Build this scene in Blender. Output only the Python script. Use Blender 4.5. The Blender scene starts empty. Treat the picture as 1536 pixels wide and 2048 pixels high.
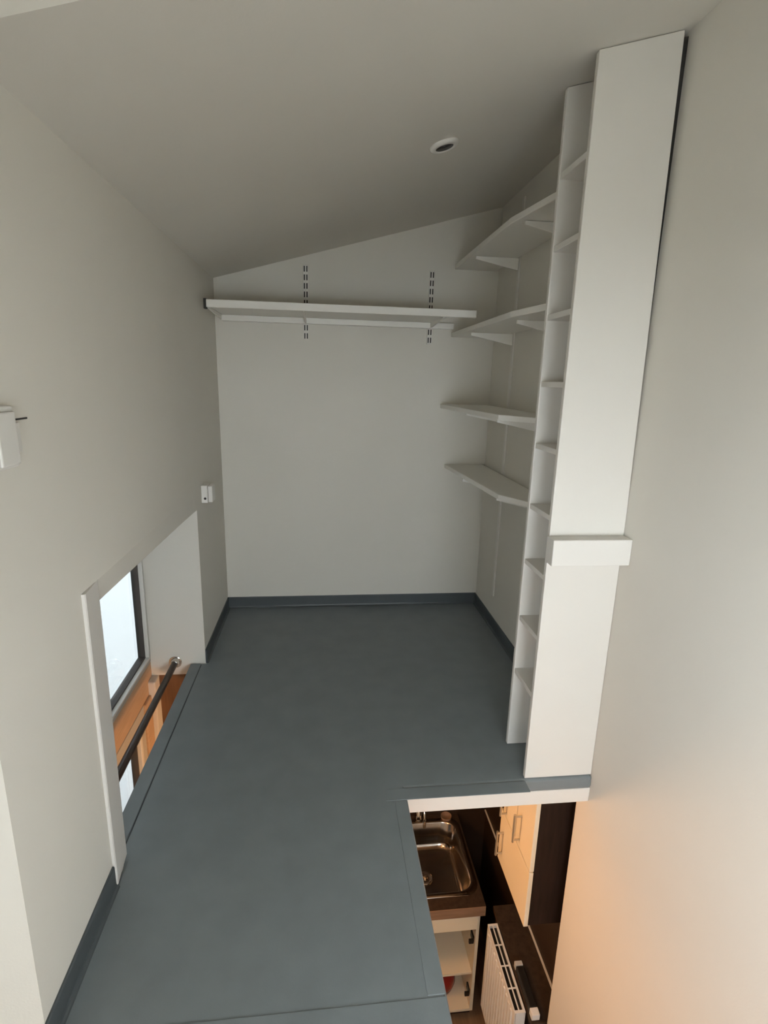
import bpy, bmesh, math, random
from mathutils import Vector, Matrix
random.seed(4)
S = bpy.context.scene
C = S.collection

# ------------------------------------------------------------------ camera
cam = bpy.data.cameras.new('camera'); co = bpy.data.objects.new('camera', cam); C.objects.link(co)
Fv = Vector((0.11332659, 0.96435043, -0.23913453)); Rv = Vector((0.99355685, -0.11032673, 0.02593842)); Uv = Vector((0.0013692, 0.24053326, 0.97063993))
M = Matrix(((Rv.x, Uv.x, -Fv.x, 0), (Rv.y, Uv.y, -Fv.y, 0), (Rv.z, Uv.z, -Fv.z, 1.4), (0, 0, 0, 1)))
co.matrix_world = M
cam.sensor_fit = 'HORIZONTAL'; cam.sensor_width = 36.0; cam.lens = 1079.15 * 36 / 1536
cam.clip_start = 0.02
S.camera = co

# ------------------------------------------------------------------ sky, exposure
SKY = (0.94, 0.957, 1.0); SKY_STRENGTH = 15.5
w = bpy.data.worlds.new('sky'); S.world = w; w.use_nodes = True
bg = w.node_tree.nodes['Background']; bg.inputs[0].default_value = (*SKY, 1); bg.inputs[1].default_value = SKY_STRENGTH
vs = S.view_settings
vs.view_transform = 'Standard'; vs.look = 'None'; vs.gamma = 1; vs.use_curve_mapping = False
vs.exposure = 0.34
S.cycles.max_bounces = 12; S.cycles.diffuse_bounces = 8; S.cycles.sample_clamp_indirect = 4
S.cycles.transparent_max_bounces = 16

def portal(name, loc, rot, sx, sy):
    l = bpy.data.lights.new(name, 'AREA'); l.shape = 'RECTANGLE'; l.size = sx; l.size_y = sy
    l.cycles.is_portal = True
    o = bpy.data.objects.new(name, l); C.objects.link(o); o.location = loc; o.rotation_euler = rot
# portals only guide the sampling of the sky through the real window openings
portal('portal_stair_window', (-0.93, -0.465, 0.925), (0, -math.pi/2, 0), 0.85, 1.03)
portal('portal_niche_window', (-0.93, 1.94, -0.25), (0, -math.pi/2, 0), 2.2, 1.2)
portal('portal_end_window', (0.42, -1.25, 0.75), (-math.pi/2, 0, 0), 1.04, 0.9)

# ------------------------------------------------------------------ dimensions
XL, XR, YB, YBK = -0.58, 0.986, 1.606, 3.189        # left wall, right wall, front of bookcase, back wall
XO, YN = 0.29, 0.865                                # edge of stair opening, near end of loft floor
SK = 1.052                                          # far edge of roof window
def CE(x): return 1.902 + 0.275 * (x - XL)          # sloped ceiling
ZK = -2.25                                          # kitchen floor
ZC = -1.38                                          # worktop
XK = 1.08                                           # kitchen right wall
YE = -1.1                                           # wall behind the camera
EX0, EX1, EZ0, EZ1 = -0.10, 0.94, 0.30, 1.20       # its window
WY0, WY1, WZ0, WZ1 = -0.98, 0.05, 0.50, 1.35      # window in the left wall by the stair
XWN = -0.84                                         # window plane

# ------------------------------------------------------------------ materials
def nodes(m):
    m.use_nodes = True; t = m.node_tree; return t, t.nodes['Principled BSDF']
def mat(name, col, rough=0.5, metal=0.0, var=0.04, scale=6.0, bump=0.0, bscale=120.0, spec=0.5, coat=0.0):
    m = bpy.data.materials.new(name); t, p = nodes(m)
    tc = t.nodes.new('ShaderNodeTexCoord')
    n = t.nodes.new('ShaderNodeTexNoise'); n.inputs['Scale'].default_value = scale; n.inputs['Detail'].default_value = 5
    t.links.new(tc.outputs['Object'], n.inputs['Vector'])
    r = t.nodes.new('ShaderNodeValToRGB')
    a = [max(0, c*(1-var)) for c in col]; b = [min(1, c*(1+var)) for c in col]
    r.color_ramp.elements[0].color = (*a, 1); r.color_ramp.elements[1].color = (*b, 1)
    r.color_ramp.elements[0].position = 0.3; r.color_ramp.elements[1].position = 0.7
    t.links.new(n.outputs['Fac'], r.inputs['Fac']); t.links.new(r.outputs['Color'], p.inputs['Base Color'])
    p.inputs['Roughness'].default_value = rough; p.inputs['Metallic'].default_value = metal
    p.inputs['Specular IOR Level'].default_value = spec
    p.inputs['Coat Weight'].default_value = coat
    if bump:
        n2 = t.nodes.new('ShaderNodeTexNoise'); n2.inputs['Scale'].default_value = bscale; n2.inputs['Detail'].default_value = 3
        t.links.new(tc.outputs['Object'], n2.inputs['Vector'])
        bp = t.nodes.new('ShaderNodeBump'); bp.inputs['Strength'].default_value = bump; bp.inputs['Distance'].default_value = 0.002
        t.links.new(n2.outputs['Fac'], bp.inputs['Height']); t.links.new(bp.outputs['Normal'], p.inputs['Normal'])
    return m
def wood(name, a, b, rough=0.5, scale=(3, 40, 40)):
    m = bpy.data.materials.new(name); t, p = nodes(m)
    tc = t.nodes.new('ShaderNodeTexCoord'); mp = t.nodes.new('ShaderNodeMapping'); mp.inputs['Scale'].default_value = scale
    n = t.nodes.new('ShaderNodeTexNoise'); n.inputs['Scale'].default_value = 2; n.inputs['Detail'].default_value = 6
    r = t.nodes.new('ShaderNodeValToRGB'); r.color_ramp.elements[0].color = (*a, 1); r.color_ramp.elements[1].color = (*b, 1)
    r.color_ramp.elements[0].position = 0.3; r.color_ramp.elements[1].position = 0.7
    t.links.new(tc.outputs['Object'], mp.inputs['Vector']); t.links.new(mp.outputs['Vector'], n.inputs['Vector'])
    t.links.new(n.outputs['Fac'], r.inputs['Fac']); t.links.new(r.outputs['Color'], p.inputs['Base Color'])
    p.inputs['Roughness'].default_value = rough
    return m
def glass(name, tint):
    m = bpy.data.materials.new(name); m.use_nodes = True; t = m.node_tree; t.nodes.clear()
    o = t.nodes.new('ShaderNodeOutputMaterial'); mx = t.nodes.new('ShaderNodeMixShader'); lw = t.nodes.new('ShaderNodeLayerWeight')
    fr = t.nodes.new('ShaderNodeMath'); fr.operation = 'POWER'; fr.inputs[1].default_value = 5.0; lw.inputs[0].default_value = 0.5
    t.links.new(lw.outputs['Facing'], fr.inputs[0])
    tr = t.nodes.new('ShaderNodeBsdfTransparent'); gl = t.nodes.new('ShaderNodeBsdfGlossy')
    tr.inputs[0].default_value = (*tint, 1); gl.inputs['Roughness'].default_value = 0.02
    t.links.new(fr.outputs[0], mx.inputs[0]); t.links.new(tr.outputs[0], mx.inputs[1]); t.links.new(gl.outputs[0], mx.inputs[2])
    t.links.new(mx.outputs[0], o.inputs[0]); return m
def emit(name, col, st):
    m = bpy.data.materials.new(name); t, p = nodes(m)
    p.inputs['Base Color'].default_value = (0.9, 0.9, 0.9, 1)
    p.inputs['Emission Color'].default_value = (*col, 1); p.inputs['Emission Strength'].default_value = st; return m

m_wall = mat('wall_paint', (0.735, 0.712, 0.655), 0.75, var=0.015, scale=2.5, bump=0.12, bscale=180)
m_ceil = mat('ceiling_paint', (0.695, 0.675, 0.625), 0.8, var=0.015, scale=2.0, bump=0.1, bscale=160)
m_white = mat('white_lacquer', (0.765, 0.745, 0.705), 0.42, var=0.012, scale=4)
m_shelf = mat('white_shelf_lacquer', (0.86, 0.85, 0.81), 0.4, var=0.01, scale=4)
m_trim = mat('trim_paint', (0.72, 0.70, 0.67), 0.5, var=0.015, scale=4)
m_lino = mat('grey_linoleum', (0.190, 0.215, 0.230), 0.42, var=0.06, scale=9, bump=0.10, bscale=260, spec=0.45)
m_seal = mat('dark_sealant', (0.035, 0.04, 0.045), 0.6)
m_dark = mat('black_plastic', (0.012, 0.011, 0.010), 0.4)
m_plast = mat('white_plastic', (0.76, 0.75, 0.72), 0.4, var=0.01)
m_frame = mat('grey_window_frame', (0.50, 0.49, 0.46), 0.45, var=0.02)
m_gask = mat('window_gasket', (0.075, 0.065, 0.06), 0.6)
m_glass = glass('window_glass', (0.93, 0.955, 0.955))
m_tan = wood('tan_board', (0.50, 0.34, 0.22), (0.60, 0.42, 0.28), 0.55, (30, 3, 30))
m_brown = wood('brown_board', (0.10, 0.048, 0.022), (0.17, 0.085, 0.04), 0.5, (30, 30, 3))
m_pole = wood('dark_pole_wood', (0.030, 0.019, 0.014), (0.06, 0.038, 0.028), 0.35, (40, 3, 40))
m_chrome = mat('chrome', (0.75, 0.73, 0.70), 0.12, 1.0, var=0.02)
m_steel = mat('brushed_steel', (0.36, 0.32, 0.28), 0.16, 1.0, var=0.08, scale=30)
m_top = mat('dark_worktop', (0.045, 0.029, 0.019), 0.5, var=0.25, scale=40, spec=0.2)
m_topedge = wood('worktop_edge', (0.20, 0.115, 0.065), (0.28, 0.165, 0.10), 0.45, (3, 30, 30))
m_kwall = mat('dark_wall_panel', (0.036, 0.021, 0.013), 0.5, var=0.15, scale=8, spec=0.25)
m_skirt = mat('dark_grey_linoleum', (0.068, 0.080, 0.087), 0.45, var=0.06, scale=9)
m_cab = mat('cream_lacquer', (0.76, 0.66, 0.49), 0.35, var=0.015, scale=5)
m_side = wood('dark_cabinet_side', (0.014, 0.007, 0.004), (0.024, 0.012, 0.008), 0.7, (30, 30, 3))
m_side.node_tree.nodes['Principled BSDF'].inputs['Specular IOR Level'].default_value = 0.15
m_handle = mat('satin_handle', (0.55, 0.50, 0.42), 0.3, 0.85, var=0.03)
m_red = mat('red_enamel', (0.22, 0.018, 0.014), 0.25, var=0.1)
m_kfl = wood('kitchen_floor_wood', (0.16, 0.09, 0.05), (0.24, 0.14, 0.08), 0.5, (20, 2, 20))
m_lamp = emit('warm_lamp_glass', (1.0, 0.43, 0.16), 11.0)
m_lamp2 = emit('warm_lamp_glass_bright', (1.0, 0.53, 0.23), 56.0)
m_panel = mat('panel_paint', (0.745, 0.722, 0.675), 0.5, var=0.012, scale=4)
m_render = mat('render', (0.070, 0.076, 0.077), 0.9, var=0.05, scale=0.6)
m_ground = mat('pale_ground', (0.80, 0.81, 0.80), 0.9, var=0.05, scale=0.6)

# ------------------------------------------------------------------ mesh helpers
def B(bm, x0, x1, y0, y1, z0, z1):
    v = [bm.verts.new(p) for p in ((x0,y0,z0),(x1,y0,z0),(x1,y1,z0),(x0,y1,z0),(x0,y0,z1),(x1,y0,z1),(x1,y1,z1),(x0,y1,z1))]
    for f in ((0,3,2,1),(4,5,6,7),(0,1,5,4),(1,2,6,5),(2,3,7,6),(3,0,4,7)): bm.faces.new([v[i] for i in f])
    return bm
def box(x0, x1, y0, y1, z0, z1): return B(bmesh.new(), x0, x1, y0, y1, z0, z1)
def prism(poly, axis, a, b, bm=None):
    """poly of 2D points extruded along an axis: Z (x,y), X (y,z), Y (x,z)"""
    bm = bm or bmesh.new()
    def P(p, h): return {'Z': (p[0], p[1], h), 'X': (h, p[0], p[1]), 'Y': (p[0], h, p[1])}[axis]
    lo = [bm.verts.new(P(p, a)) for p in poly]; hi = [bm.verts.new(P(p, b)) for p in poly]
    n = len(poly)
    bm.faces.new(lo); bm.faces.new(hi)
    for i in range(n): bm.faces.new((lo[i], lo[(i+1) % n], hi[(i+1) % n], hi[i]))
    bmesh.ops.recalc_face_normals(bm, faces=bm.faces); return bm
def tube(p0, p1, r, n=16, r1=None, bm=None):
    bm = bm or bmesh.new(); p0 = Vector(p0); p1 = Vector(p1); d = (p1-p0).normalized()
    u = d.orthogonal().normalized(); v = d.cross(u); r1 = r if r1 is None else r1
    A = [bm.verts.new(p0 + r*(math.cos(t)*u + math.sin(t)*v)) for t in [2*math.pi*i/n for i in range(n)]]
    Z = [bm.verts.new(p1 + r1*(math.cos(t)*u + math.sin(t)*v)) for t in [2*math.pi*i/n for i in range(n)]]
    bm.faces.new(A[::-1]); bm.faces.new(Z)
    for i in range(n): bm.faces.new((A[i], A[(i+1) % n], Z[(i+1) % n], Z[i]))
    return bm
def path(pts, r, n=12, bm=None):
    bm = bm or bmesh.new(); rings = []; pts = [Vector(p) for p in pts]; u = None
    for k, p in enumerate(pts):
        d = (pts[min(k+1, len(pts)-1)] - pts[max(k-1, 0)]).normalized()
        u = d.orthogonal().normalized() if u is None else (u - d*u.dot(d)).normalized()
        v = d.cross(u)
        rings.append([bm.verts.new(p + r*(math.cos(t)*u + math.sin(t)*v)) for t in [2*math.pi*i/n for i in range(n)]])
    for a, b in zip(rings, rings[1:]):
        for i in range(n): bm.faces.new((a[i], a[(i+1) % n], b[(i+1) % n], b[i]))
    bm.faces.new(rings[0][::-1]); bm.faces.new(rings[-1]); return bm
def lathe(prof, n=32, c=(0, 0, 0), bm=None):
    bm = bm or bmesh.new(); rings = []
    for r, z in prof:
        rings.append([bm.verts.new((c[0]+max(r, 1e-4)*math.cos(2*math.pi*i/n), c[1]+max(r, 1e-4)*math.sin(2*math.pi*i/n), c[2]+z)) for i in range(n)])
    for a, b in zip(rings, rings[1:]):
        for i in range(n): bm.faces.new((a[i], a[(i+1) % n], b[(i+1) % n], b[i]))
    bm.faces.new(rings[0][::-1]); bm.faces.new(rings[-1])
    bmesh.ops.recalc_face_normals(bm, faces=bm.faces); return bm
def rrect(x0, x1, y0, y1, r, n=6):
    out = []
    for cx, cy, a0 in ((x1-r, y1-r, 0), (x0+r, y1-r, 90), (x0+r, y0+r, 180), (x1-r, y0+r, 270)):
        for i in range(n+1):
            a = math.radians(a0 + 90*i/n); out.append((cx + r*math.cos(a), cy + r*math.sin(a)))
    return out
def obj(name, bm, m, parent=None, bev=0.0, seg=2, smooth=False, label=None):
    me = bpy.data.meshes.new(name); bmesh.ops.recalc_face_normals(bm, faces=bm.faces)
    bm.to_mesh(me); bm.free(); me.materials.append(m)
    o = bpy.data.objects.new(name, me); C.objects.link(o)
    if parent: o.parent = parent; o.matrix_parent_inverse = parent.matrix_world.inverted()
    if bev:
        b = o.modifiers.new('bevel', 'BEVEL'); b.width = bev; b.segments = seg; b.limit_method = 'ANGLE'; b.angle_limit = 0.6
    if smooth:
        for p in me.polygons: p.use_smooth = True
    if label: o['label'] = label
    return o
def tag(o, label, cat, group=None, kind=None):
    o['label'] = label; o['category'] = cat
    if group: o['group'] = group
    if kind: o['kind'] = kind
    return o
def struct(name, bm, m, label, cat, **k):
    return tag(obj(name, bm, m, **k), label, cat, kind='structure')
def thing(name, loc, label, cat, group=None):
    e = bpy.data.objects.new(name, None); C.objects.link(e); e.location = loc; e.empty_display_size = 0.05
    e.matrix_world = Matrix.Translation(loc)
    return tag(e, label, cat, group)

# ================================================================== SETTING
# loft floor
fp = [(XL, YN), (XO, YN), (XO, 1.596), (XR, 1.596), (XR, YBK), (XL, YBK), (XL, 2.517), (-0.655, 2.517), (-0.655, 1.36), (XL, 1.36)]
floor = struct('floor', prism(fp, 'Z', -0.052, 0.0), m_lino, 'grey linoleum loft floor with an opening down to the kitchen', 'floor', bev=0.010, seg=3)
for (a, b, c, d) in ((0.243, XO-0.004, 0.935, 1.535), (-0.575, XO-0.004, YN+0.006, 0.930), (0.215, 0.728, 1.54, 1.592), (-0.651, -0.602, 1.365, 2.510)):
    obj('edge_strip', box(a, b, c, d, -0.001, 0.0018), m_lino, floor, bev=0.0012)
obj('seam', box(-0.6005, -0.597, 1.40, 2.50, -0.001, 0.0010), m_seal, floor)
obj('seam', box(0.1885, 0.1905, 0.94, 1.40, -0.001, 0.0006), m_lino, floor)
slab = [(p[0] + (0.004 if p[0] < XL-0.01 else (-0.004 if abs(p[0]-XO) < 1e-6 else 0)), p[1] + (0.004 if p[1] in (YN, 1.596) else 0)) for p in fp]
struct('ceiling_kitchen', prism(slab, 'Z', -0.112, -0.0525), m_white, 'white board edge and kitchen ceiling under the loft floor', 'ceiling', bev=0.003)

# walls
bm = bmesh.new()
B(bm, -0.90, XL, 0.911, 1.36, ZK, CE(XL)+0.24)
B(bm, -0.90, XL, 1.36, 2.517, 0.875, CE(XL)+0.24)
B(bm, -0.90, XL, 1.36, 2.517, ZK, -1.32)
B(bm, -0.90, XL, 2.517, YBK+0.2, -0.058, CE(XL)+0.24)
B(bm, -0.90, XL-0.02, 2.535, YBK+0.2, ZK, -0.058)
B(bm, -0.90, XL, 0.25, 0.911, ZK, -0.28); B(bm, -0.90, XL, 0.25, 0.911, 1.83, CE(XL)+0.24); B(bm, -0.90, XWN, 0.25, 0.911, -0.28, 1.83)
B(bm, -0.90, XL, WY1, 0.25, ZK, CE(XL)+0.24); B(bm, -0.90, XL, YE, WY0, ZK, CE(XL)+0.24)
B(bm, -0.90, XL, WY0, WY1, ZK, WZ0); B(bm, -0.90, XL, WY0, WY1, WZ1, CE(XL)+0.24)
struct('wall_left', bm, m_wall, 'off-white left wall with a tall window recess', 'wall')
struct('wall_back', box(-0.9, 1.25, YBK, YBK+0.12, -0.112, 2.95), m_wall, 'off-white back wall of the loft under the sloped ceiling', 'wall')
struct('wall_right', prism([(YE, ZK), (1.69, ZK), (1.69, -0.112), (YBK, -0.112), (YBK, 2.95), (YE, 2.95)], 'X', XR, 1.25), m_wall, 'large off-white right wall running down past the loft floor', 'wall', bev=0.012, seg=3)
bm = bmesh.new()
B(bm, -0.9, EX0, YE-0.12, YE, ZK, 2.95); B(bm, EX1, 1.25, YE-0.12, YE, ZK, 2.95)
B(bm, EX0, EX1, YE-0.12, YE, ZK, EZ0); B(bm, EX0, EX1, YE-0.12, YE, EZ1, 2.95)
struct('wall_stair_end', bm, m_wall, 'off-white wall at the stair end', 'wall')
struct('wall_kitchen_right', box(XK, 1.25, 1.69, 3.1, ZK, -0.112), m_kwall, 'dark brown panelled kitchen wall beside the sink', 'wall')
struct('wall_kitchen_back', box(-0.9, 1.25, 2.92, 3.04, ZK, -0.112), m_kwall, 'dark brown kitchen wall behind the sink', 'wall')
struct('floor_kitchen', box(-0.9, 1.25, YE, 3.1, ZK-0.1, ZK), m_kfl, 'brown wooden kitchen floor at the foot of the stair', 'floor')
struct('trim_3', box(XK-0.008, XK, 1.70, 2.92, ZC+0.002, ZC+0.010), m_trim, 'pale sealant line where the worktop meets the dark kitchen wall', 'trim')

# sloped ceiling with the roof window shaft
bm = bmesh.new()
def slope(bm, x0, x1, y0, y1, t=0.28):
    prism([(x0, CE(x0)), (x1, CE(x1)), (x1, CE(x1)+t), (x0, CE(x0)+t)], 'Y', y0, y1, bm)
slope(bm, -0.9, 1.25, SK, YBK+0.12, 0.5)
CS = 0.20                                           # the ceiling steps up nearer the stair
prism([(-0.9, CE(-0.9)+CS), (1.25, CE(1.25)+CS), (1.25, CE(1.25)+0.5), (-0.9, CE(-0.9)+0.5)], 'Y', YE-0.12, SK, bm)
struct('ceiling', bm, m_ceil, 'off-white ceiling sloping up from left to right', 'ceiling')

# coved upstand of the lino
COVE = [(0.0, 0.07), (0.004, 0.07), (0.006, 0.066), (0.006, 0.012), (0.008, 0.006), (0.012, 0.002), (0.015, 0.001), (0.015, 0.0), (0.0, 0.0)]
def cove_x(xw, s, y0, y1, bm=None): return prism([(xw + s*d, z) for d, z in COVE], 'Y', y0, y1, bm)
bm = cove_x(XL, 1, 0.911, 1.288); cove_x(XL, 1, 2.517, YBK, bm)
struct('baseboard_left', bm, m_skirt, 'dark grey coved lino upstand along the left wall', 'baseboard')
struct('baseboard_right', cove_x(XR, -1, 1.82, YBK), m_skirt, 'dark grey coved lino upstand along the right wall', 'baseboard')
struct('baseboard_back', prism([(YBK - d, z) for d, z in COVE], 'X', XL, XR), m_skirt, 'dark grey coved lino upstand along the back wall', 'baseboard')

# casing round the window recess
struct('trim_1', prism([(XL-0.03, 1.290), (XL+0.007, 1.290), (XL+0.009, 1.294), (XL-0.002, 1.394), (XL-0.03, 1.394)], 'Z', 0.004, 0.875), m_trim, 'off-white casing board along the near side of the window recess', 'trim')
bm = bmesh.new(); K = 16; rows = []
for k in range(K+1):                      # header that turns from splayed to flush along the recess
    y = 1.394 + (2.517-1.394)*k/K; d = 0.035*(1-k/K)**0.8
    rows.append([bm.verts.new(p) for p in ((XL, y, 0.875), (XL-d, y, 0.786), (-0.89, y, 0.786), (-0.89, y, 0.875))])
for a, b in zip(rows, rows[1:]):
    for i in range(4): bm.faces.new((a[i], a[(i+1) % 4], b[(i+1) % 4], b[i]))
bm.faces.new(rows[0]); bm.faces.new(rows[-1][::-1])
struct('trim_2', bm, m_wall, 'off-white splayed header across the top of the window recess', 'trim')

# window in the recess: an upper and a lower light with a board between
def rect_ring(x0, x1, y0, y1, z0, z1, t, bm=None):
    bm = bm or bmesh.new()
    B(bm, x0, x1, y0, y1, z0, z0+t); B(bm, x0, x1, y0, y1, z1-t, z1)
    B(bm, x0, x1, y0, y0+t, z0+t, z1-t); B(bm, x0, x1, y1-t, y1, z0+t, z1-t); return bm
def window(name, label, y0, y1, z0, z1, ft, st, lip=0.0):
    e = struct(name, rect_ring(XWN-0.05, XWN, y0, y1, z0, z1, ft), m_frame, label, 'window', bev=0.003)
    y0 += ft; y1 -= ft; z0 += ft; z1 -= ft
    obj('sash', rect_ring(XWN-0.045, XWN+0.008, y0+0.001, y1-0.001, z0+0.001, z1-0.001, st), m_plast, e, bev=0.003)
    obj('gasket', rect_ring(XWN-0.04, XWN-0.010, y0+st, y1-st, z0+st, z1-st, 0.010), m_gask, e)
    obj('pane', box(XWN-0.032, XWN-0.026, y0+st+0.004, y1-st-0.004, z0+st+0.004, z1-st-0.004), m_glass, e)
    return e
window('window_1', 'upper window in the left wall recess showing a pale bright sky', 1.34, 2.512, 0.022, 0.90, 0.028, 0.012)
wl = window('window_2', 'lower window below the loft floor in the left wall recess', 1.34, 2.36, -1.30, -0.125, 0.07, 0.025)
struct('trim_4', box(XWN-0.05, XWN-0.002, 1.36, 2.512, -0.124, 0.021), m_tan, 'tan board between the upper and lower recess windows', 'trim')
tr = struct('trim_5', box(XWN-0.05, XWN+0.010, 2.361, 2.45, -1.30, -0.125), m_tan, 'tan upright board beside the lower recess window', 'trim', bev=0.004)
struct('trim_6', box(XWN-0.05, XWN+0.03, 2.452, 2.53, -1.30, -0.06), m_trim, 'pale upright moulding below the curtain pole end', 'trim', bev=0.006)
struct('trim_7', box(XWN+0.03, XL-0.021, 2.520, 2.534, -1.32, -0.059), m_brown, 'dark brown wooden panel below the far side of the window recess', 'trim')

# window over the stair, near the camera
e = struct('window_4', rect_ring(XWN-0.05, XWN, WY0, WY1, WZ0, WZ1, 0.06), m_frame, 'window beside the stair lighting the near end of the loft', 'window', bev=0.003)
obj('pane', box(XWN-0.03, XWN-0.024, WY0+0.06, WY1-0.06, WZ0+0.06, WZ1-0.06), m_glass, e)

# window in the end wall, behind the camera
e = struct('window_5', (lambda b: [B(b, EX0, EX1, YE-0.08, YE-0.03, EZ0, EZ0+0.06), B(b, EX0, EX1, YE-0.08, YE-0.03, EZ1-0.06, EZ1), B(b, EX0, EX0+0.06, YE-0.08, YE-0.03, EZ0+0.06, EZ1-0.06), B(b, EX1-0.06, EX1, YE-0.08, YE-0.03, EZ0+0.06, EZ1-0.06), b][-1])(bmesh.new()), m_frame, 'window in the end wall behind the stair', 'window')
obj('pane', box(EX0+0.06, EX1-0.06, YE-0.058, YE-0.052, EZ0+0.06, EZ1-0.06), m_glass, e)
# neighbouring house close by and the ground outside
struct('neighbour_wall', box(-2.0, -1.7, 0.35, 9, ZK-0.11, 6.5), m_render, 'rendered wall of the neighbouring house outside the window', 'wall')
struct('sky_block_wall', box(-1.7, -0.9, 0.40, 0.58, ZK-0.11, 4.5), m_render, 'added rendered wall outside, between the two left windows, blocking sky light', 'wall')  # unseen wall added to keep oblique sky light off the recess jamb
struct('ground', box(-14, 8, -14, 14, ZK-0.16, ZK-0.11), m_ground, 'pale ground outside the windows', 'ground')

# ================================================================== BOOKCASE
XB = 0.730; Y2 = 1.816; T = 0.018
bc = thing('bookcase', (0.85, 1.71, 0), 'tall narrow white bookcase with ten open compartments against the right wall', 'bookcase')
gap = 0.024
pn = [(XB, 0.001), (XR-0.001, 0.001), (XR-0.001, 1.0), (XR-gap, CE(XR)-0.008), (XB, CE(XB)-0.002)]
obj('end_panel', prism(pn, 'Y', YB, YB+T), m_panel, bc, bev=0.002)
obj('end_panel', prism([(XB, 0.001), (XR-0.001, 0.001), (XR-0.001, CE(XR)-0.002), (XB, CE(XB)-0.002)], 'Y', Y2-T, Y2), m_white, bc, bev=0.002)
obj('gap_shade', prism([(XR-0.0045, 1.0), (XR-0.0005, 1.0), (XR-0.0005, CE(XR)-0.012), (XR-gap-0.002, CE(XR-gap)-0.012)], 'Y', YB+0.0185, YB+0.024), m_dark, bc, label='dark strip standing in for the shade in the tapering gap beside the wall')  # black strip stands in for the deep shade inside the open gap
obj('back_panel', prism([(YB+T, 0.02), (Y2-T, 0.02), (Y2-T, CE(0.95)-0.004), (YB+T, CE(0.95)-0.004)], 'X', 0.932, 0.940), m_white, bc)
for z in (0.337, 0.556, 0.779, 0.985, 1.199, 1.406, 1.618, 1.824, 2.031):
    obj('shelf', box(XB+0.002, 0.932, YB+T+0.0002, Y2-T-0.0002, z-0.018, z), m_white, bc, bev=0.0015)
lb = tag(obj('boxed_ledge', box(0.722, XR-0.001, 1.552, YB-0.001, 0.835, 0.922), m_white, bev=0.003), 'short white boxed ledge fixed across the bookcase end panel', 'ledge')

# ================================================================== CORNER SHELVES
def rail(name, loc, axis, z0, z1, label, group, n):
    e = thing(name, loc, label, 'rail', group)
    x, y, _ = loc
    bb = bmesh.new(); sl = bmesh.new()
    step = (z1-z0)/n
    if axis == 'X':          # on right wall, facing -X
        obj('track', box(x-0.010, x, y-0.0125, y+0.0125, z0, z1), m_white, e, bev=0.002)
    else:                    # on back wall, facing -Y
        obj('track', box(x-0.0145, x+0.0145, y-0.010, y, z0, z1), m_white, e, bev=0.002)
        for i in range(n):
            z = z0 + step*(i+.5)
            for s in (-.0068, .0068): B(sl, x+s-.0032, x+s+.0032, y-0.0106, y-0.0096, z-.0145, z+.0145)
    if axis == 'Y':
        o = obj('slots', sl, m_dark, e); o['kind'] = 'stuff'
    return e
GR = 'white shelf rails'
rail('shelf_rail', (XR, 2.83, 0.198), 'X', 0.198, 2.28, 'long white rail on the right wall carrying the corner shelves', GR, 66)
rail('shelf_rail', (XR, 2.20, 0.198), 'X', 0.198, 2.28, 'white rail on the right wall close behind the tall bookcase', GR, 66)
rail('shelf_rail', (-0.089, YBK, 1.60), 'Y', 1.60, 1.99, 'short slotted rail on the back wall, near the left corner', GR, 9)
rail('shelf_rail', (0.608, YBK, 1.60), 'Y', 1.60, 1.99, 'short slotted rail on the back wall, beside the corner shelves', GR, 9)

def bracket(parent, y, z, xt):
    # tapered steel arm under the shelf, from the rail to the shelf front
    obj('bracket', prism([(XR-0.011, z-0.002), (xt+0.012, z-0.002), (xt+0.012, z-0.016), (XR-0.011, z-0.058)], 'Y', y-0.006, y+0.006), m_shelf, parent, bev=0.001)
GS = 'white shelves in the back right corner'
for z, (kx, ky), (ex, ey), lab in (
    (2.028, (0.735, 2.26), (0.800, 1.83), 'topmost white corner shelf on brackets, just under the sloped ceiling'),
    (1.668, (0.725, 2.15), (0.775, 1.83), 'white corner shelf level with the long shelf on the back wall'),
    (1.266, (0.745, 2.26), (0.880, 2.04), 'third white corner shelf down, seen edge-on'),
    (0.910, (0.785, 2.30), (0.905, 2.08), 'lowest white corner shelf, its top face seen from above')):
    e = thing('wall_shelf', (0.86, 2.6, z-0.024), lab, 'shelf', GS)
    obj('board', prism([(XR-0.012, YBK-0.004), (0.735 if abs(z-1.266) > .01 else 0.69, YBK-0.004), (kx, ky), (ex, ey), (XR-0.012, ey)], 'Z', z-0.024, z), m_shelf, e, bev=0.003)
    bracket(e, 2.83, z-0.024, 0.745); bracket(e, 2.20 if z > 1.5 else 2.36, z-0.024, max(kx, 0.76))

# long shelf on the back wall
cs = thing('closet_shelf', (0.05, 3.0, 1.70), 'long white shelf across the back wall with a front and back rail', 'shelf')
YF = 2.76
obj('board', box(-0.535, 0.640, YF+0.02, YBK-0.012, 1.715, 1.728), m_shelf, cs)
obj('front_rail', box(-0.540, 0.760, YF, YF+0.018, 1.706, 1.742), m_shelf, cs, bev=0.003)
obj('back_rail', box(-0.540, 0.740, YBK-0.040, YBK-0.0105, 1.684, 1.7145), m_shelf, cs, bev=0.002)
obj('end_cap', box(-0.552, -0.540, YF, YF+0.03, 1.700, 1.745), m_dark, cs)
obj('end_bracket', prism([(YF+0.02, 1.714), (YBK-0.02, 1.714), (YBK-0.02, 1.690), (YF+0.10, 1.704)], 'X', -0.545, -0.538), m_shelf, cs)
for x in (-0.089, 0.608):
    obj('bracket', prism([(YF+0.05, 1.7145), (YBK-0.0115, 1.7145), (YBK-0.0115, 1.685), (YF+0.06, 1.706)], 'X', x-0.004, x+0.004), m_shelf, cs)

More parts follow.
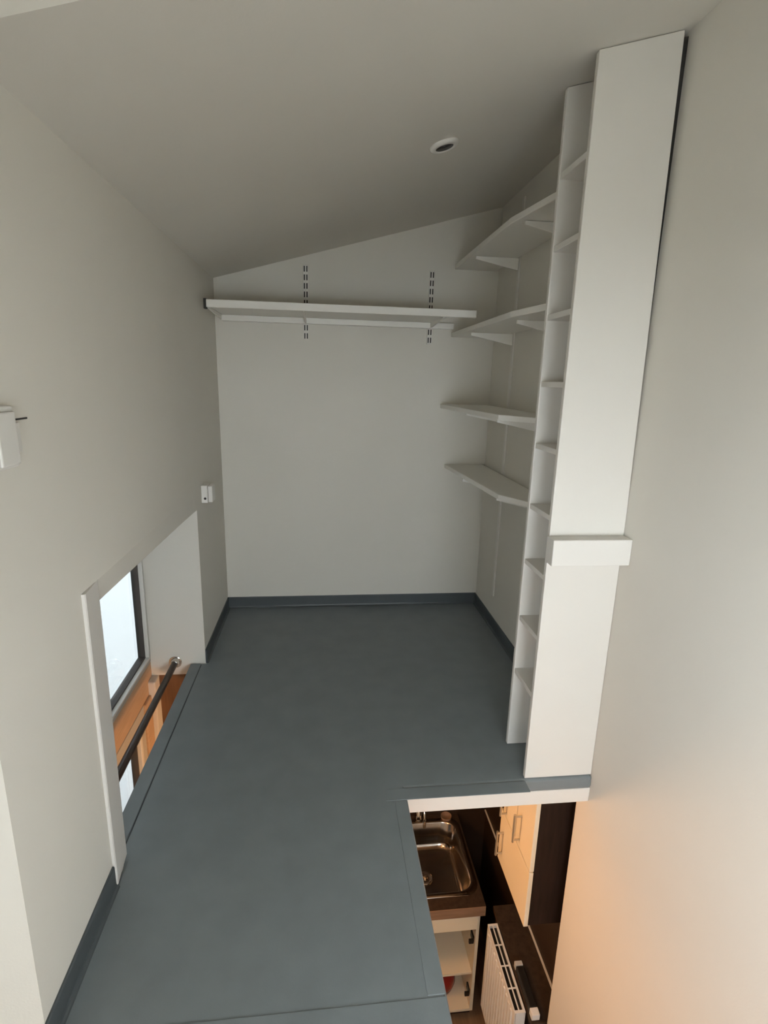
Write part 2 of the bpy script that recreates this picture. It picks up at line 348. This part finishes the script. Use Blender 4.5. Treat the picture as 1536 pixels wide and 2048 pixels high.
# ================================================================== SMALL FITTINGS
# recessed spotlight in the sloped ceiling
sl = thing('ceiling_spotlight', (0.41, 2.035, CE(0.41)), 'small round white spotlight with dark inside set in the sloped ceiling', 'spotlight')
r1 = obj('ring', lathe([(0.030, 0.004), (0.030, -0.006), (0.034, -0.012), (0.046, -0.010), (0.051, -0.003), (0.051, 0.004)], 40), m_plast, None, smooth=True)
r2 = obj('reflector', lathe([(0.0305, -0.009), (0.0295, -0.0085), (0.020, -0.004), (0.004, -0.0025)], 32), m_dark, None, smooth=True)
for o in (r1, r2):
    o.parent = sl; o.matrix_parent_inverse = Matrix()
sl.rotation_euler = (0, -math.atan(0.275), 0)

# surface socket on the left wall, beside the recess
so = thing('wall_socket', (XL, 2.66, 0.79), 'small white surface socket on the left wall above the far end of the window recess', 'socket')
obj('back_box', box(XL, XL+0.030, 2.620, 2.700, 0.795, 0.882), m_plast, so, bev=0.004)
obj('face_plate', box(XL+0.0305, XL+0.052, 2.623, 2.697, 0.798, 0.879), m_plast, so, bev=0.005)
obj('pin_hole', tube((XL+0.018, 2.6195, 0.818), (XL+0.018, 2.621, 0.818), 0.006), m_dark, so)
# switch unit on the left wall, cut by the photo's edge
sw = thing('wall_switch', (XL, 1.06, 1.22), 'white switch unit with a narrow side tab on the left wall near the stair', 'switch')
obj('back_box', box(XL, XL+0.020, 0.995, 1.066, 1.225, 1.336), m_plast, sw, bev=0.003)
obj('rocker', box(XL+0.0205, XL+0.027, 1.000, 1.060, 1.231, 1.326), m_plast, sw, bev=0.003)
obj('side_tab', box(XL, XL+0.012, 1.078, 1.100, 1.246, 1.304), m_plast, sw, bev=0.003)
obj('slot', box(XL, XL+0.0012, 1.098, 1.150, 1.3055, 1.3090), m_dark, sw)
obj('slot', box(XL+0.020, XL+0.0212, 0.996, 0.9985, 1.228, 1.325), m_dark, sw)

# curtain pole across the window recess
cr = thing('curtain_pole', (-0.725, 2.0, 0.0), 'dark wooden curtain pole across the window recess at floor level', 'curtain pole')
obj('pole', tube((-0.725, 1.362, 0.002), (-0.725, 2.503, 0.012), 0.0150, 20), m_pole, cr, smooth=False)
for y0, y1 in ((2.5165, 2.503), (1.3605, 1.374)):
    s = -1 if y1 < y0 else 1
    cp = obj('end_socket', tube((-0.725, y0, 0.012), (-0.725, y0+s*0.006, 0.012), 0.031, 24), m_chrome, cr, bev=0.002)
    obj('collar', tube((-0.725, y0+s*0.006, 0.012), (-0.725, y0+s*0.030, 0.012), 0.024, 24, 0.019), m_chrome, cp, bev=0.002)

# ================================================================== KITCHEN BELOW
# wall cabinet: dark carcass, cream doors facing left
wc = thing('wall_cabinet', (0.96, 1.9, -0.86), 'cream-fronted kitchen wall cabinet with a dark brown side under the loft', 'cabinet')
CX, CY0, CY1, CZ0 = 0.872, 1.735, 2.095, -0.862
obj('carcass', box(CX, XK-0.001, CY0, CY1, CZ0+0.005, -0.116), m_side, wc, bev=0.002)
def cdoor(y0, y1, z0, z1, hy, hz0, hz1):
    d = obj('door', box(CX-0.020, CX-0.0005, y0, y1, z0, z1), m_cab, wc, bev=0.002)
    b = bmesh.new(); hx = CX-0.050
    tube((hx, hy, hz0), (hx, hy, hz1), 0.0055, 12, bm=b)
    for z in (hz0+0.010, hz1-0.010): tube((CX-0.020, hy, z), (hx, hy, z), 0.0045, 10, bm=b)
    obj('handle', b, m_handle, d)
cdoor(CY0, 1.910, -0.574, -0.120, 1.862, -0.545, -0.405)
cdoor(1.916, 2.066, -0.574, -0.120, 2.025, -0.562, -0.430)
cdoor(CY0, CY1-0.005, CZ0, -0.580, 2.040, -0.800, -0.665)

# worktop and sink
bm = bmesh.new()
SXa, SXb, SYa, SYb = 0.40, 0.845, 2.362, 2.850            # bowl rim
X0, X1, Y0k, Y1k = -0.30, 0.885, 2.264, 2.918
for q in ((X0, SXa, Y0k, Y1k), (SXb, X1, Y0k, Y1k), (SXa, SXb, Y0k, SYa), (SXa, SXb, SYb, Y1k)): B(bm, *q, ZC-0.062, ZC)
wt = tag(obj('worktop', bm, m_top), 'dark brown kitchen worktop holding the steel sink', 'worktop')
obj('front_edge', box(X0, X1, Y0k-0.004, Y0k-0.0002, ZC-0.064, ZC-0.001), m_topedge, wt, bev=0.0015, label='lighter brown wooden front edge')
sk = thing('sink', (0.62, 2.6, ZC-0.17), 'stainless steel sink bowl with rounded corners set in the dark worktop', 'sink')
bm = bmesh.new()
def ring(x0, x1, y0, y1, r, z): return [bm.verts.new((px, py, z)) for px, py in rrect(x0, x1, y0, y1, r)]
R = [ring(SXa-0.032, SXb+0.030, SYa-0.030, SYb+0.030, 0.075, ZC+0.001), ring(SXa-0.030, SXb+0.028, SYa-0.028, SYb+0.028, 0.074, ZC+0.005),
     ring(SXa-0.006, SXb+0.006, SYa-0.006, SYb+0.006, 0.085, ZC+0.005), ring(SXa+0.002, SXb-0.002, SYa+0.002, SYb-0.002, 0.085, ZC-0.002),
     ring(SXa+0.014, SXb-0.014, SYa+0.014, SYb-0.014, 0.085, ZC-0.12), ring(SXa+0.024, SXb-0.024, SYa+0.024, SYb-0.024, 0.08, ZC-0.150),
     ring(SXa+0.045, SXb-0.045, SYa+0.045, SYb-0.045, 0.07, ZC-0.165), ring(SXa+0.2, SXb-0.2, SYa+0.2, SYb-0.2, 0.02, ZC-0.168)]
for a, b in zip(R, R[1:]):
    for i in range(len(a)): bm.faces.new((a[i], a[(i+1) % len(a)], b[(i+1) % len(a)], b[i]))
bm.faces.new(R[-1])
obj('bowl', bm, m_steel, sk, smooth=True)
obj('drain', lathe([(0.045, -0.167), (0.045, -0.163), (0.038, -0.162), (0.03, -0.166), (0.006, -0.166), (0.004, -0.160)], 28, (0.62, 2.605, ZC)), m_chrome, sk, smooth=True)
tp = thing('kitchen_tap', (0.62, 2.885, ZC+0.005), 'chrome mixer tap behind the steel sink bowl', 'tap')
obj('base', lathe([(0.026, 0.0), (0.026, 0.01), (0.020, 0.02), (0.018, 0.10)], 24, (0.62, 2.888, ZC+0.005)), m_chrome, tp, smooth=True)
obj('spout', path([(0.62, 2.888, ZC+0.09)] + [(0.62, 2.888-0.09*(1-math.cos(a)), ZC+0.15+0.09*math.sin(a)) for a in [math.pi*i/12 for i in range(12)]] + [(0.62, 2.706, ZC+0.11)], 0.010), m_chrome, tp, smooth=True)
obj('lever', path([(0.62, 2.888, ZC+0.105), (0.66, 2.885, ZC+0.112), (0.70, 2.88, ZC+0.125)], 0.006), m_chrome, tp, smooth=True)
cup = tag(obj('soap_dish', lathe([(0.020, 0.0), (0.032, 0.004), (0.036, 0.022), (0.033, 0.022), (0.028, 0.006), (0.0, 0.005)], 28, (0.80, 2.898-0.02, ZC+0.001)), m_topedge, smooth=True), 'small brown round dish behind the sink', 'dish')

# base cupboard under the sink, its front open
bcab = thing('base_cupboard', (0.45, 2.55, ZK), 'cream base cupboard under the sink with an open front and inner shelf', 'cupboard')
obj('side_panel', box(0.848, 0.866, 2.285, 2.86, ZK+0.08, ZC-0.064), m_cab, bcab)
obj('side_panel', box(-0.26, -0.242, 2.285, 2.86, ZK+0.08, ZC-0.064), m_cab, bcab)
obj('back_panel', box(-0.242, 0.848, 2.852, 2.86, ZK+0.08, ZC-0.20), m_cab, bcab)
obj('bottom_panel', box(-0.242, 0.848, 2.285, 2.852, ZK+0.08, ZK+0.098), m_cab, bcab)
obj('plinth', box(-0.26, 0.866, 2.33, 2.35, ZK, ZK+0.08), m_side, bcab)
obj('front_rail', box(-0.26, 0.850, 2.268, 2.2845, -1.545, -1.449), m_cab, bcab, bev=0.002)
obj('shelf', box(-0.242, 0.848, 2.300, 2.852, -1.912, -1.896), m_cab, bcab, bev=0.001)
for z in (-1.66, -2.05):
    h = bmesh.new(); B(h, 0.838, 0.848, 2.30, 2.345, z-0.020, z+0.020); B(h, 0.815, 0.842, 2.288, 2.302, z-0.012, z+0.012)
    obj('hinge', h, m_dark, bcab, bev=0.002)
# red pot in the cupboard
pt = thing('red_kettle', (0.70, 2.44, ZK+0.098), 'dark red rounded kettle with a black handle in the open cupboard', 'kettle')
kb = obj('body', lathe([(0.060, 0.0), (0.085, 0.012), (0.095, 0.05), (0.088, 0.10), (0.060, 0.14), (0.030, 0.155), (0.012, 0.158), (0.012, 0.172), (0.002, 0.175)], 32, (0.70, 2.44, ZK+0.0985)), m_red, pt, smooth=True)
obj('spout', path([(0.625, 2.44, ZK+0.17), (0.59, 2.44, ZK+0.205), (0.575, 2.44, ZK+0.235)], 0.013), m_red, pt, smooth=True)
obj('handle', path([(0.70+0.075*math.cos(a), 2.44, ZK+0.215+0.085*math.sin(a)) for a in [math.pi*i/12 for i in range(13)]], 0.010), m_dark, pt, smooth=True)

# narrow dark ledge on the right with its low front
lg = thing('side_ledge', (1.0, 1.98, ZK), 'narrow dark ledge along the right kitchen wall behind the radiator', 'ledge')
obj('top', box(0.925, XK-0.001, 1.70, 2.262, ZC-0.030, ZC), m_top, lg, bev=0.002)
obj('front_panel', box(0.945, XK-0.001, 1.705, 2.262, ZK, ZC-0.0305), m_kwall, lg)
# panel radiator
ra = thing('radiator', (0.885, 1.96, -1.95), 'white panel radiator with a slotted top grille beside the open cupboard', 'radiator')
RX0, RX1, RY0, RY1, RZ0, RZ1 = 0.860, 0.918, 1.752, 2.168, -1.95, -1.385
obj('front_panel', box(RX0+0.006, RX0+0.012, RY0, RY1, RZ0, RZ1-0.004), m_plast, ra, bev=0.002)
obj('back_panel', box(RX1-0.006, RX1, RY0, RY1, RZ0, RZ1-0.004), m_plast, ra, bev=0.002)
for y in (RY0, RY1-0.008): obj('side_cover', box(RX0+0.0125, RX1-0.0065, y, y+0.008, RZ0, RZ1-0.004), m_plast, ra, bev=0.001)
n = 12
for i in range(n):
    y = RY0 + 0.02 + (RY1-RY0-0.04)*(i+.5)/n
    obj('ridge', prism([(RX0+0.006, y-0.010), (RX0, y-0.005), (RX0, y+0.005), (RX0+0.006, y+0.010)], 'Z', RZ0+0.03, RZ1-0.03), m_plast, ra)
obj('grille_bed', box(RX0+0.0125, RX1-0.0065, RY0+0.0085, RY1-0.0085, RZ1-0.03, RZ1-0.02), m_dark, ra)
xs = [RX0+0.006, RX0+0.0105, RX0+0.0265, RX0+0.0325, RX0+0.0485, RX1]
for a, b in ((xs[0], xs[1]), (xs[2], xs[3]), (xs[4], xs[5])): obj('grille_bar', box(a, b, RY0, RY1, RZ1-0.0035, RZ1), m_plast, ra)
for k in range(5):
    y = RY0 + (RY1-RY0-0.012)*k/4
    for a, b in ((xs[1], xs[2]), (xs[3], xs[4])): obj('grille_bridge', box(a, b, y, y+0.012 if k in (0, 4) else y+0.006, RZ1-0.0035, RZ1), m_plast, ra)
# long black case on the ledge
bk = thing('black_case', (0.945, 1.83, ZC), 'long narrow black case with pale ends lying on the dark ledge', 'case')
obj('body', box(0.930, 0.966, 1.745, 1.925, ZC+0.001, ZC+0.032), m_dark, bk, bev=0.004)
obj('end_cap', box(0.929, 0.967, 1.9255, 1.948, ZC+0.001, ZC+0.034), m_frame, bk, bev=0.003)
obj('end_cap', box(0.929, 0.967, 1.712, 1.7445, ZC+0.001, ZC+0.034), m_plast, bk, bev=0.003)

# warm pendant lamps hanging under the loft
def pendant(x, y, z, label, lm):
    e = thing('pendant_lamp', (x, y, z), label, 'lamp', 'warm kitchen lamps')
    obj('ceiling_rose', lathe([(0.04, -0.0005), (0.04, -0.012), (0.012, -0.025), (0.004, -0.027)], 24, (x, y, -0.112)), m_plast, e, smooth=True)
    obj('cord', tube((x, y, -0.139), (x, y, z+0.13), 0.003, 8), m_dark, e)
    obj('holder', lathe([(0.006, 0.13), (0.022, 0.12), (0.026, 0.082), (0.022, 0.078)], 24, (x, y, z)), m_dark, e, smooth=True)
    obj('globe', lathe([(0.085*math.sin(a), 0.085*math.cos(a)) for a in [0.3+(math.pi-0.3)*i/14 for i in range(15)]], 28, (x, y, z)), lm, e, smooth=True)
pendant(0.10, 1.12, -0.48, 'warm round pendant lamp under the near part of the loft floor', m_lamp)
pendant(0.02, 1.93, -0.46, 'warm round pendant lamp beside the kitchen wall cabinet', m_lamp2)
